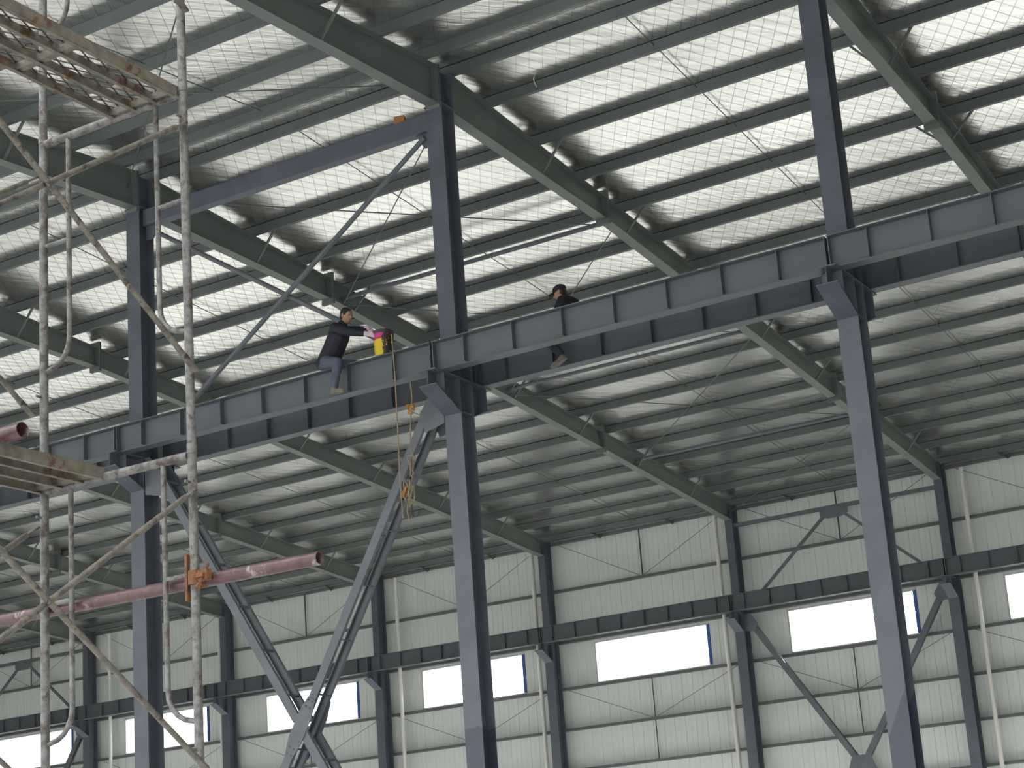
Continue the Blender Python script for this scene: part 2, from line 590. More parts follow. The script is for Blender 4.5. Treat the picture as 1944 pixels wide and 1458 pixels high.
# ------------------------------------------------------------------ crane beams
def crane_beam(depth, bw, tw, nst, first, pitch, name='crane_beam'):
    b = empty(name)
    t = 0.014
    MB().box(.012, 5.988, -tw / 2, tw / 2, depth - t, depth).build('top_flange', M_BEAM, b)
    MB().box(.03, 5.97, -.005, .005, t, depth - t).build('web', M_BEAM, b)
    MB().box(.03, 5.97, -bw / 2, bw / 2, 0, t).build('bottom_flange', M_BEAM, b)
    for i in range(nst):
        x = first + pitch * i
        MB().box(x - .005, x + .005, -tw / 2 + .012, -.005, t + .03, depth - t).box(x - .005, x + .005, .005, tw / 2 - .012, t + .03, depth - t).build('stiffener', M_BEAM, b)
    for x in (.02, 5.97):
        MB().box(x, x + .012, -bw / 2, bw / 2, 0, depth - t).build('end_plate', M_BEAM, b)
    return b
cbp = crane_beam(0.4425, 0.19, 0.215, 7, 0.54, 0.797)
row_lab = {'near': {-2: 'blue-grey plate crane beam running out of sight past the scaffold decks',
                    -1: 'blue-grey plate crane beam passing behind the scaffold posts, facing the scaffold side',
                    0: 'blue-grey plate crane beam with a man and a paint bucket sitting on it',
                    1: 'blue-grey plate crane beam in front of the man in the black cap',
                    2: 'blue-grey plate crane beam beyond the freshly painted column, scaffold side'},
           'far': {-2: 'dark plate crane beam on the far corbels, two bays past the cross bracing',
                   -1: 'dark plate crane beam on the far corbels behind the scaffold frame',
                   0: 'dark plate crane beam on the far corbels behind the hanging rope',
                   1: 'dark plate crane beam on the far corbels under the man in the black cap',
                   2: 'dark plate crane beam on the far corbels beyond the freshly painted column'}}
first = True
for row, y in (('near', -.5514), ('far', .5514)):
    for k in range(-2, 3):
        b = cbp if first else copy_tree(cbp)
        first = False
        b.location = (BAY * k, y, 0)
        tag(b, row_lab[row][k], 'crane beam', 'crane beams on the middle columns')
wbp = crane_beam(0.455, 0.20, 0.20, 8, 0.42, 0.737)
for i, k in enumerate(range(-6, 3)):
    b = wbp if i == 0 else copy_tree(wbp)
    b.location = (BAY * k, 22.606, 0)
    tag(b, 'dark grey crane beam along the windowed wall, ' + bay_txt(k), 'crane beam', 'crane beams along the far wall')

# ------------------------------------------------------------------ wall columns
wc = empty('wall_column', (0, 0, 0))
def zz(v): return v - FLOOR
h_shaft(wc, 'lower_shaft', 0.28, 0.40, 0, zz(-0.02), M_COL, 23.18)
h_shaft(wc, 'upper_shaft', 0.225, 0.40, zz(-0.02), zz(ztop(23.2) - .02), M_COL, 23.18)
cb = empty('corbel', (0, 0, zz(0)))
cb.parent = wc
MB().box(-.13, .13, 22.42, 22.98, -.016, 0).build('corbel_top_plate', M_COL, cb)
MB().prism_x([(22.43, -.016), (22.98, -.016), (22.98, -.50), (22.43, -.2)], -.006, .006).build('corbel_web', M_COL, cb)
MB().prism_x([(22.42, -.2), (22.98, -.5), (22.98, -.515), (22.42, -.215)], -.13, .13).build('corbel_bottom_flange', M_COL, cb)
MB().box(-.11, .11, 22.6, 22.612, -.25, -.016).build('corbel_stiffener', M_COL, cb)
for i, k in enumerate(range(-6, 4)):
    c = wc if i == 0 else copy_tree(wc)
    c.location = (BAY * k, 0, FLOOR)
    tag(c, 'blue-grey steel column against the windowed wall, ' + line_txt(k), 'column', 'columns along the far wall')

# ------------------------------------------------------------------ rafters
def lerp_tab(tab, y):
    for (a, za), (b, zb) in zip(tab[:-1], tab[1:]):
        if a <= y <= b:
            return za + (zb - za) * (y - a) / (b - a)
    return tab[-1][1] if y > tab[-1][0] else tab[0][1]
FB = [(0.17, 4.30), (5.12, 4.13), (15.8, 3.235), (22.98, 2.60)]
NB = [(-23.0, ztop(-23.) - .55), (-15.8, ztop(-15.8) - .45), (-5.12, ztop(-5.12) - .45), (-0.17, 4.30)]
def make_rafter(tab, side):
    r = empty('roof_rafter')
    ys = [t[0] for t in tab]
    tf, hw = 0.014, 0.10
    prof = [(y, z + tf) for y, z in tab] + [(ys[-1], ztop(ys[-1]) - tf), (ys[0], ztop(ys[0]) - tf)]
    MB().prism_x(prof, -.005, .005).build('web', M_RAFT, r)
    MB().prism_x([(ys[0], ztop(ys[0]) - tf), (ys[-1], ztop(ys[-1]) - tf), (ys[-1], ztop(ys[-1])), (ys[0], ztop(ys[0]))], -hw, hw).build('top_flange', M_RAFT, r)
    for (a, za), (b, zb) in zip(tab[:-1], tab[1:]):
        MB().prism_x([(a, za), (b, zb), (b, zb + tf), (a, za + tf)], -hw, hw).build('bottom_flange', M_RAFT, r)
    for y in ((5.12, 15.8) if side > 0 else (-5.12, -15.8)):
        z0 = lerp_tab(tab, y)
        for dy in (-.022, .004):
            MB().box(-.135, .135, y + dy * 1.6, y + dy * 1.6 + .022, z0 - .085, ztop(y) + .13).build('splice_plate', M_RAFT, r)
    ye = tab[0][0] if side > 0 else tab[-1][0]
    z0 = lerp_tab(tab, ye)
    MB().box(-.12, .12, ye - (0 if side > 0 else .018), ye + (.018 if side > 0 else 0), z0 - .07, RIDGE - .03).build('end_plate', M_RAFT, r)
    lines = (purl_far[2:15:2] if side > 0 else purl_near[2:15:2])
    for y in lines:
        z0 = lerp_tab(tab, y) + .03
        for sx in (-1, 1):
            MB().bar((sx * .05, y + .035, z0), (sx * .50, y + .035, ztop(y) + .05), .035, .035).build('knee_brace', M_RAFT, r)
    return r
rf = make_rafter(FB, 1)
raft_lab = 'green-grey tapered steel rafter sloping from the ridge down to the windowed wall'
for i, k in enumerate(range(-5, 4)):
    r = rf if i == 0 else copy_tree(rf)
    r.location = (BAY * k, 0, 0)
    tag(r, 'green-grey tapered rafter sloping to the windowed wall, ' + line_txt(k), 'rafter', 'rafters of the far roof slope')
rn = make_rafter(NB, -1)
near_lab = 'dark tapered steel rafter running from the ridge toward the scaffold side'
for i, k in enumerate(range(-1, 4)):
    r = rn if i == 0 else copy_tree(rn)
    r.location = (BAY * k, 0, 0)
    tag(r, 'dark tapered rafter over the scaffold side, ' + line_txt(k), 'rafter', 'rafters of the near roof slope')

# ------------------------------------------------------------------ purlins with sag rods
def purlin_mesh(slope):
    t = 0.006
    b = MB()
    b.box(XL + .05, XR - .05, 0, t, 0, PURLH).box(XL + .05, XR - .05, t, .07, 0, t).box(XL + .05, XR - .05, t, .07, PURLH - t, PURLH)
    b.box(XL + .05, XR - .05, .07 - t, .07, t, .02).box(XL + .05, XR - .05, .07 - t, .07, PURLH - .02, PURLH - t)
    return b.mesh('roof_purlin', M_PURL)
pm = purlin_mesh(0)
def add_purlins(lines, side):
    for i, y in enumerate(lines):
        zt = max(ztop(y - .07), ztop(y)) + .002
        o = put('roof_purlin', pm, None, (0, y - .07, zt))
        if i == 0:
            lab, grp = ('ridge purlin along the roof peak, windowed wall side' if side > 0 else 'ridge purlin along the roof peak, scaffold side'), None
        else:
            lab = ('thin steel purlin under the foil, %s from the ridge purlin toward the windowed wall' if side > 0 else 'thin steel purlin under the foil, %s from the ridge purlin on the scaffold side') % ORD[i]
            grp = 'purlins of the far roof slope' if side > 0 else 'purlins of the near roof slope'
        tag(o, lab, 'purlin', grp)
        if i + 1 < len(lines):
            y2 = lines[i + 1]
            if side < 0 and i > 4: continue
            for k in range(-5, 3):
                if y < 12 and k < -4: continue
                X = BAY * k + 3
                a = (X, .0 if side < 0 else .01, .10)
                bpt = (X, (y2 - y) , .10 + ztop(y2) - ztop(y))
                MB().path([a, bpt], .009, 5, False).build('sag_rod', M_ROD, o)
add_purlins(purl_far, 1)
add_purlins(purl_near, -1)

# ------------------------------------------------------------------ roof struts and bracing rods (bay behind the painter)
SY = [0.30, 5.55, 11.55, 17.6, 22.9]
for y, nth in zip(SY[1:4], ('nearest the ridge', 'midway down the slope', 'nearest the windowed wall')):
    z = ztop(y) - .23
    s = MB().path([(.012, y, z), (5.988, y, z)], .042, 12).build('roof_strut', M_BRACE, None, True)
    tag(s, 'round steel strut tube spanning two rafters, ' + nth, 'strut', 'roof strut tubes of the braced bay')
def rod(p, q, lab, grp, r=.011, name='brace_rod'):
    o = MB().path([p, q], r, 6).build(name, M_ROD, None, True)
    return tag(o, lab, 'brace rod', grp)
rod_txt = ['between ridge and first strut tube', 'between first and second strut tube', 'between second and third strut tube', 'between third strut tube and windowed wall']
for (a, b), tx in zip(zip(SY[:-1], SY[1:]), rod_txt):
    za, zb = ztop(a) - .34, ztop(b) - .34
    rod((.02, a, za), (5.98, b, zb), 'thin roof rod sloping toward the painted column, ' + tx, 'roof bracing rods')
    rod((5.98, a, za - .03), (.02, b, zb - .03), 'thin roof rod sloping toward the scaffold end, ' + tx, 'roof bracing rods')
rod((.02, -.3, ztop(0) - .34), (5.98, -5.5, ztop(-5.5) - .3), 'thin diagonal rod on the scaffold side, from the head of the column behind the scaffold', 'near roof bracing rods')
rod((5.98, -.3, ztop(0) - .36), (.02, -5.5, ztop(-5.5) - .32), 'thin diagonal rod on the scaffold side, from the head of the column beside the painter', 'near roof bracing rods')

# ridge tie strut and upper cross bracing between columns, middle row
t = MB()
t.box(.145, 5.855, -.08, .08, 4.245, 4.255).box(.145, 5.855, -.08, -.072, 3.985, 4.245).box(.145, 5.855, .072, .08, 3.985, 4.245).box(.145, 5.855, -.08, .08, 3.975, 3.985)
ts = empty('tie_strut', (0, 0, 0), 'blue-grey box strut joining two column heads below the ridge', 'strut')
t.build('strut_body', M_COL, ts)
MB().prism_y([(5.56, 3.975), (5.855, 3.975), (5.855, 3.74), (5.70, 3.74)], -.008, .008).build('gusset_plate', M_COL, ts)
MB().prism_y([(.145, 3.975), (.44, 3.975), (.30, 3.74), (.145, 3.74)], -.008, .008).build('gusset_plate', M_COL, ts)
u1 = MB().path([(.22, -.03, .20), (5.72, -.03, 4.03 - .13)], .040, 12).build('brace_tube', M_BRACE, None, True)
tag(u1, 'grey brace tube rising behind the painter to the column head beside him', 'brace')
u2_ = MB().path([(.26, .06, 4.03 - .13), (5.78, .06, .20)], .040, 12).build('brace_tube', M_BRACE, None, True)
tag(u2_, 'grey brace tube dropping from the column behind the scaffold to the painter', 'brace')
ob = MB().box(-.08, .08, -.055, .055, 0, .13)
tag(ob.build('brick', plain('orange_clay', (0.40, 0.17, 0.06), 0.8), None, loc=(5.28, 0, 4.256)), 'small orange brick left on the strut near the column head', 'brick')
bpy.data.objects['brick'].rotation_euler = (0, 0, .3)

# ------------------------------------------------------------------ laced cross bracing
def laced(root, p, q, halfsp, width, nb, name='chord', thick=.012, mat=None):
    """two channel chords side by side in Y, tied by batten plates; p, q are (x, z)"""
    mat = mat or M_BRACE
    d = Vector((q[0] - p[0], 0, q[1] - p[1])).normalized()
    for sy in (-1, 1):
        b = MB()
        P, Q = (p[0], sy * halfsp, p[1]), (q[0], sy * halfsp, q[1])
        b.bar(P, Q, thick, width, d.cross(Vector((0, 1, 0))))
        for s2 in (-1, 1):
            off = d.cross(Vector((0, 1, 0))) * (s2 * (width / 2 - thick / 2))
            P2 = Vector(P) + off - Vector((0, sy * .028, 0))
            Q2 = Vector(Q) + off - Vector((0, sy * .028, 0))
            b.bar(P2, Q2, .045, thick, d.cross(Vector((0, 1, 0))))
        b.build(name, mat, root)
    for i in range(nb):
        t_ = (i + .5) / nb
        x, z_ = p[0] + (q[0] - p[0]) * t_, p[1] + (q[1] - p[1]) * t_
        off = d.cross(Vector((0, 1, 0))) * (width / 2 - .02)
        MB().bar((x + off.x, -halfsp + .01, z_ + off.z), (x + off.x, halfsp - .01, z_ + off.z), .05, .010, d).build('batten', mat, root)
xb = empty('cross_brace', (0, 0, 0), 'laced steel X brace filling the bay under the painter, with bolted gussets', 'brace')
xb.location = (0, .03, 0)
laced(xb, (5.70, -.09), (.47, -8.97), .17, .135, 12)
laced(xb, (.30, -.12), (2.96, -4.51), .17, .135, 6)
laced(xb, (3.08, -4.72), (5.66, -8.97), .17, .135, 5)
dv = Vector((2.70, 0, 4.59)).normalized()
nv = Vector((-dv.z, 0, dv.x))
for sy in (-1, 1):
    c0 = Vector((3.03, sy * .186, -4.63))
    outline2 = []
    for a, b_ in ((-.46, -.07), (-.2, -.125), (.2, -.125), (.46, -.07), (.46, .07), (.2, .125), (-.2, .125), (-.46, .07)):
        pt = c0 + dv * a + nv * b_
        outline2.append((pt.x, pt.z))
    g = MB().prism_y(outline2, c0.y - .006, c0.y + .006).build('gusset_plate', M_BRACE, xb)
    for a in (-.42, -.32, .32, .42):
        for bb in (-.04, .04):
            pt = c0 + dv * a + nv * bb
            MB().path([pt + Vector((0, -.012, 0)), pt + Vector((0, .012, 0))], .016, 6).build('bolt', M_DARK, g)
for sx, X in ((1, .16), (-1, 5.84)):
    for sy in (-1, 1):
        MB().prism_y([(X, -.02), (X + sx * .10, -.02), (X + sx * .42, -.40), (X + sx * .34, -.70), (X, -.62)], sy * .186 - .006, sy * .186 + .006).build('gusset_plate', M_BRACE, xb)

# wall bracing in the bays with struts
def wall_bracing(k):
    b = BAY * k
    v = empty('wall_brace', (b, 23.14, 0), 'laced steel V brace below the wall crane beam, ' + ('behind the freshly painted column' if k == 0 else 'behind the scaffold'), 'brace', 'V braces of the far wall')
    laced(v, (.26, -.22), (3.0, -4.45), .07, .15, 7)
    laced(v, (5.74, -.22), (3.0, -4.45), .07, .15, 7)
    MB().prism_y([(2.75, -4.15), (3.25, -4.15), (3.4, -4.55), (2.6, -4.55)], -.09, -.08).build('gusset_plate', M_BRACE, v)
    for s in (-1, 1):
        X = 3 - s * 2.86
        MB().prism_y([(X, -.05), (X + s * .2, -.05), (X + s * .38, -.32), (X + s * .28, -.55), (X, -.5)], -.09, -.08).build('gusset_plate', M_BRACE, v)
    laced(v, (3.0, -4.6), (.3, -8.9), .07, .15, 6)
    laced(v, (3.0, -4.6), (5.7, -8.9), .07, .15, 6)
    u = empty('wall_strut', (b, 23.10, 0), 'strut with centre gusset and sloping legs above the wall crane beam, ' + ('over the V brace' if k == 0 else 'behind the scaffold'), 'brace', 'upper struts of the far wall')
    MB().box(.115, 5.885, -.05, .05, 2.39, 2.49).build('strut_bar', M_BRACE, u)
    MB().prism_y([(2.65, 2.40), (3.45, 2.40), (3.45, 2.22), (3.25, 2.14), (2.85, 2.14), (2.65, 2.22)], -.062, -.052).build('gusset_plate', M_BRACE, u)
    for s in (-1, 1):
        MB().bar((3.02 + s * .25, 0, 2.26), (3.0 + s * 2.72, 0, .12), .07, .075).build('sloping_leg', M_BRACE, u)
wall_bracing(0)
wall_bracing(-5)

# ------------------------------------------------------------------ wall girts, their tie rods, eave strut, brackets
for z, lab in ((1.57, 'thin grey wall girt above the far crane beam'), (.06, 'thin grey wall girt at the head of the high windows'),
               (-1.28, 'thin grey wall girt at the sill of the high windows'), (-2.45, 'thin grey wall girt one step below the high window sills'),
               (-3.60, 'thin grey wall girt two steps below the high window sills'), (-4.75, 'thin grey wall girt three steps below the high window sills'),
               (2.99, 'thin grey eave girt along the top of the windowed wall')):
    g = MB()
    g.box(XL + .05, XR - .05, 0, .16, -.035, -.029).box(XL + .05, XR - .05, 0, .006, -.029, .035).box(XL + .05, XR - .05, .154, .16, -.029, .035)
    o = g.build('wall_girt', M_GIRT, None, loc=(0, WALL - .166, z))
    tag(o, lab, 'girt')
    zlo = {2.99: 1.57, -1.28: -2.45, -2.45: -3.60}.get(z)
    if zlo is not None:
        for k in range(-6, 3):
            MB().path([(BAY * k + 3, .05, -.03), (BAY * k + 3, .05, zlo - z + .03)], .022 if z > 2 else .016, 6, False).build('tie_rod', M_DARK, o)
            if z != -2.45:
                for s in (-1, 1):
                    MB().path([(BAY * k + 3 + s * 2.7, .02, -.04), (BAY * k + 3 + s * .06, .02, zlo - z + .04)], .008, 5, False).build('tie_rod', M_ROD, o)
hk = MB()
hk.path([(-.22, 0, .16), (-.02, -.03, .04), (.06, -.05, -.06), (.12, -.05, -.03), (.13, -.05, .06)], .026, 6)
hkm = hk.mesh('gutter_bracket', M_DARK, True)
for k in range(-5, 2):
    for dx in (1.75, 4.1):
        tag(put('gutter_bracket', hkm, None, (BAY * k + dx, WALL - .22, 2.94)), 'small dark hook bracket on the eave girt of the windowed wall', 'bracket', 'eave hook brackets')
for X in (-.52, 6.57, -6.48, -11.36, -18.37, -23.15):
    dp = empty('downpipe', (X, 23.24, FLOOR), 'white plastic rain downpipe beside the wall column ' + line_txt(round(X / BAY)), 'pipe', 'white downpipes of the far wall')
    MB().path([(0, 0, 0), (0, 0, 2.86 - FLOOR)], .058, 12).build('pipe_run', M_PIPE, dp, True)
    for zc in (1.9, -1.9, -5.9):
        MB().path([(0, 0, zc - FLOOR - .05), (0, 0, zc - FLOOR + .05)], .068, 12).build('pipe_socket', M_PIPE, dp, True)

# ------------------------------------------------------------------ scaffold tower
XA, XB_, YS = 12.826, 13.746, -14.587
FW = XB_ - XA
MOD = 1.8
H1 = -3.616
levels = [FLOOR, H1 - 2 * MOD, H1 - MOD, H1, H1 + MOD]       # base, then tops of each lift
def arc(c, r, a0, a1, n=6):
    return [(c[0] + r * math.cos(a0 + (a1 - a0) * i / n), 0, c[1] + r * math.sin(a0 + (a1 - a0) * i / n)) for i in range(n + 1)]
def make_frame():
    f = empty('walk_through_scaffold')
    for x in (0, FW):
        MB().path([(x, 0, .0), (x, 0, MOD - .03)], .0212, 14).build('post', M_SCAF, f, True)
        MB().path([(x, 0, MOD - .045), (x, 0, MOD + .0)], .0235, 14).build('collar', M_SCAF, f, True)
    MB().path([(.02, 0, MOD - .05), (FW - .02, 0, MOD - .05)], .021, 12).build('top_bar', M_SCAF, f, True)
    for s, x0 in ((1, 0), (-1, FW)):
        xi = x0 + s * .172
        r = .15
        pts = [(xi, 0, MOD - .06), (xi, 0, .55 + r)] + [(xi - s * r + s * r * math.cos(a), 0, .55 + r - r * math.sin(a)) for a in (.3, .6, .9, 1.2, 1.5)] + [(x0 + s * .015, 0, .545)]
        MB().path(pts, .0128, 10).build('inner_tube', M_SCAF, f, True)
        MB().path([(x0, 0, 1.20), (xi, 0, 1.20)], .0115, 8).build('rung', M_SCAF, f, True)
        for zp in (.42, 1.62):
            MB().path([(x0, -.02, zp), (x0, -.05, zp)], .007, 6).build('brace_pin', M_SCAF, f, True)
    return f
fr = make_frame()
lift_txt = ['on the ground', 'second from the ground', 'carrying the lower steel deck', 'carrying the upper mesh deck', 'topmost above the mesh deck']
i = 0
fr_bases = [H1 - 3 * MOD, H1 - 2 * MOD, H1 - MOD, H1]
names_ = ['weathered scaffold lift standing on the ground', 'weathered scaffold lift carrying the lower rusty deck',
          'weathered scaffold lift carrying the upper mesh deck', 'weathered scaffold lift rising above the mesh deck']
for yrow, suff in ((YS, ''), (YS - 1.83, ', at the decks outer end')):
    for zb, nm in zip(fr_bases, names_):
        o = fr if i == 0 else copy_tree(fr)
        i += 1
        o.location = (XA, yrow, zb + .05)
        tag(o, nm + suff, 'scaffold')
def brace_tube(x, za, zb_, lab):
    o = empty('scaffold_cross_brace', (x, YS, 0), lab, 'scaffold brace', 'scaffold cross braces')
    p = Vector((0, -.035, za)); q = Vector((0, -1.83 + .035, zb_))
    d = (q - p).normalized()
    MB().path([p + d * .06, q - d * .06], .0135, 10).build('brace_tube', M_BRC, o, True)
    for e, s in ((p, 1), (q, -1)):
        MB().bar(e - d * s * .02, e + d * s * .09, .010, .034, (1, 0, 0)).build('flat_end', M_BRC, o)
    return o
zt_ = [(-3.80, -5.02), (-5.60, -6.82), (-7.40, -8.60), (-2.0, -3.2)]
for x, side in ((XB_, 'on the coupler side'), (XA, 'opposite the coupler side')):
    for (za, zb_), lv in zip(zt_, ('under the mesh deck', 'under the rusty deck', 'near the ground', 'above the mesh deck')):
        off = .028 if x == XB_ else -.028
        brace_tube(x + off, za, zb_, 'mud-stained brace tube falling toward the outer frames, ' + side + ' ' + lv)
        brace_tube(x + off * 1.9, zb_, za, 'mud-stained brace tube rising toward the outer frames, ' + side + ' ' + lv)

def deck(x0, x1, z, lab):
    d = empty('scaffold_deck', (x0, YS, z), lab, 'scaffold deck')
    w = x1 - x0
    L = 1.86
    n = 4
    for i in range(n):
        x = .012 + (w - .024) * i / (n - 1)
        b = MB()
        b.box(x - .002, x + .002, -L, 0, -.055, 0)
        s = 1 if i < n - 1 else -1
        b.box(min(x, x + s * .022), max(x, x + s * .022), -L, 0, -.057, -.053)
        b.build('side_rail' if i in (0, n - 1) else 'centre_rail', M_DECK, d)
    for j in range(4):
        y = -.02 - (L - .04) * j / 3
        MB().box(.012, w - .012, y - .016, y + .016, -.045, -.041).box(.012, w - .012, y - .016, y - .012, -.041, -.01).build('cross_piece', M_DECK, d)
    for x in (.10, w - .10):
        for y, s in ((.0, 1), (-L, -1)):
            MB().path([(x, y - s * .03, -.02), (x, y + s * .01, .012), (x, y + s * .035, -.005), (x, y + s * .04, -.045)], .009, 8).build('hook', M_RUST, d, True)
    # expanded metal top
    m = MB()
    sp = .05
    k = .42
    nn = int((w + L * k) / sp) + 2
    for sgn in (1, -1):
        for q in range(-nn, nn + 1):
            xa = q * sp
            xb2 = xa + sgn * L * k
            t0, t1 = 0.0, 1.0
            dx = xb2 - xa
            lo, hi = sorted(((0.012 - xa) / dx, (w - .012 - xa) / dx))
            t0, t1 = max(0, lo), min(1, hi)
            if t1 - t0 > 0.005:
                pA = (xa + dx * t0, -L * t0, -.003)
                pB = (xa + dx * t1, -L * t1, -.003)
                m.bar(pA, pB, .0075, .004)
    o = m.build('expanded_mesh', M_DECK, d)
    o['kind'] = 'stuff'
    return d
deck(13.295, 13.725, H1 + .045, 'rust-streaked steel scaffold deck with see-through mesh, high on the tower')
deck(12.795, 13.225, H1 - MOD + .045, 'rusty steel scaffold deck lying on the lower frame bar')

def tube_thing(p, q, ro, lab, name='steel_pipe'):
    o = empty(name, p, lab, 'pipe')
    P = Vector((0, 0, 0)); Q = Vector(q) - Vector(p)
    MB().pipe(P, Q, ro, ro - .0035, 20).build('pipe_wall', M_RED, o, True)
    d = Q.normalized()
    MB().path([P + d * .25, Q - d * .25], ro - .004, 12).build('bore', M_DARKIN, o)
    return o
tube_thing((10.8, YS + .052, -5.965), (14.40, YS + .052, -5.998), .030, 'worn red pipe clamped across the scaffold posts, its open end sticking out')
tube_thing((11.6, YS - .62, H1 - MOD + .078), (13.335, YS - .62, H1 - MOD + .078), .036, 'short red pipe lying across the lower scaffold deck, open end showing')

cl = empty('scaffold_coupler', (XB_, YS, -5.985), 'rusty orange swivel coupler gripping the red pipe and a scaffold post', 'clamp')
MB().path([(0, 0, -.032), (0, 0, .032)], .031, 14).build('post_collar', M_RUST, cl, True)
MB().path([(-.035, .052, 0), (.035, .052, 0)], .038, 14).build('pipe_collar', M_RUST, cl, True)
MB().box(.030, .085, -.02, .012, -.02, .028).box(.035, .075, -.035, .03, -.008, .010).build('flap', M_RUST, cl)
MB().path([(.06, -.05, -.055), (.06, .02, .06)], .007, 6).path([(.06, -.055, -.065), (.06, -.04, -.04)], .013, 6).build('eye_bolt', M_RUST, cl, True)
MB().box(-.042, -.028, -.02, .014, -.10, .11).build('wedge_strip', M_RUST, cl)

# ------------------------------------------------------------------ bucket, rope
bk = empty('paint_bucket', (5.135, -.55, .4425), 'yellow and magenta paint bucket with dark rim standing on the crane beam', 'bucket')
def bucket_mat():
    m, nt, b = new_mat('printed_bucket_plastic')
    geo = N(nt, 'ShaderNodeTexCoord')
    sp = N(nt, 'ShaderNodeSeparateXYZ')
    nt.links.new(geo.outputs['Object'], sp.inputs[0])
    zr = ramp(nt, sp.outputs['Z'], [(0.0, (0.62, 0.43, 0.02)), (0.238, (0.62, 0.43, 0.02)), (0.2381, (0.42, 0.02, 0.04)), (0.258, (0.42, 0.02, 0.04)), (0.2581, (0.50, 0.03, 0.24)), (0.35, (0.50, 0.03, 0.24)), (0.3501, (0.06, 0.05, 0.06))])
    zr.color_ramp.interpolation = 'CONSTANT'
    # dark printed panel on the side turned toward +X
    a = N(nt, 'ShaderNodeMath', operation='GREATER_THAN')
    nt.links.new(sp.outputs['X'], a.inputs[0])
    a.inputs[1].default_value = 0.060
    nz = tex_noise(nt, 26, 2)
    gt = N(nt, 'ShaderNodeMath', operation='GREATER_THAN')
    nt.links.new(nz.outputs['Fac'], gt.inputs[0])
    gt.inputs[1].default_value = 0.40
    mu = N(nt, 'ShaderNodeMath', operation='MULTIPLY')
    nt.links.new(a.outputs[0], mu.inputs[0])
    nt.links.new(gt.outputs[0], mu.inputs[1])
    mx = N(nt, 'ShaderNodeMix', data_type='RGBA')
    nt.links.new(mu.outputs[0], mx.inputs['Factor'])
    nt.links.new(zr.outputs['Color'], mx.inputs['A'])
    mx.inputs['B'].default_value = (0.035, 0.03, 0.03, 1)
    nt.links.new(mx.outputs['Result'], b.inputs['Base Color'])
    b.inputs['Roughness'].default_value = 0.4
    return m
MB().lathe([(.0, 0), (.135, 0), (.152, .355), (.146, .355), (.130, .01), (0, .01)], 28).build('bucket_body', bucket_mat(), bk, True)
MB().lathe([(.150, .330), (.159, .330), (.160, .375), (.150, .375), (.150, .330)], 28).build('bucket_rim', plain('dark_bucket_rim', (.05, .045, .05), .5), bk, True)
MB().lathe([(0, .27), (.145, .27)], 28).build('paint_fill', plain('grey_paint', (.10, .11, .13), .3), bk)
hp = [(.155 * math.cos(a), .155 * math.sin(a) * .25 - .155 * abs(math.sin(a)) * .98 * 1.0, .335 - .12 * math.sin(a)) for a in [math.pi * i / 12 for i in range(13)]]
MB().path(hp, .004, 6).build('wire_handle', M_ROD, bk, True)

M_ROPE = rusty('dirty_hemp_rope', (0.20, 0.15, 0.09), (0.34, 0.27, 0.17), (0.10, 0.06, 0.03), .62, 30, .9, 0)
rp = empty('hoisting_rope', (5.4, -.6, .4), 'brown hoisting rope looped over the crane beam with knots and hanging coil', 'rope')
def rope(pts, r, name='rope_strand', mat=None):
    # smooth polyline
    P = [Vector(p) - Vector((5.4, -.6, .4)) for p in pts]
    out = []
    for i in range(len(P) - 1):
        p0 = P[max(i - 1, 0)]; p1 = P[i]; p2 = P[i + 1]; p3 = P[min(i + 2, len(P) - 1)]
        for s in range(5):
            t = s / 5
            out.append(.5 * ((2 * p1) + (-p0 + p2) * t + (2 * p0 - 5 * p1 + 4 * p2 - p3) * t * t + (-p0 + 3 * p1 - 3 * p2 + p3) * t ** 3))
    out.append(P[-1])
    return MB().path(out, r, 7).build(name, mat or M_ROPE, rp, True)
rope([(5.30, -.58, .73), (5.375, -.68, .46), (5.385, -.675, 0.0), (5.38, -.675, -.5), (5.372, -.67, -1.1), (5.365, -.66, -1.7), (5.38, -.66, -2.02)], .010)
rope([(5.40, -.42, .45), (5.47, -.44, 0.1), (5.50, -.45, -.22), (5.47, -.45, -.45), (5.44, -.46, -.85), (5.47, -.46, -1.2), (5.44, -.5, -1.5), (5.36, -.52, -1.85), (5.40, -.52, -2.05)], .010)
M_ORANGE = plain('orange_cord', (0.42, 0.19, 0.05), .8)
def knot(c, n, rad, r, seed, mat, name, zs=1.0):
    rr = random.Random(seed)
    pts = [(c[0] + rr.uniform(-rad, rad), c[1] + rr.uniform(-rad, rad) * .6, c[2] + rr.uniform(-rad, rad) * zs) for _ in range(n)]
    rope(pts, r, name, mat)
knot((5.47, -.45, -.40), 12, .075, .014, 3, M_ORANGE, 'orange_knot')
knot((5.46, -.5, -1.25), 9, .06, .010, 5, M_ROPE, 'rope_coil', 2.6)
knot((5.42, -.53, -1.62), 14, .085, .011, 8, M_ROPE, 'rope_coil', 2.4)
knot((5.36, -.55, -1.62), 8, .05, .013, 12, M_ORANGE, 'orange_knot', 2.0)
rope([(5.44, -.52, -1.80), (5.43, -.52, -1.92), (5.46, -.52, -1.985), (5.52, -.52, -1.985), (5.55, -.52, -1.93)], .012, 'iron_hook', M_DARK)

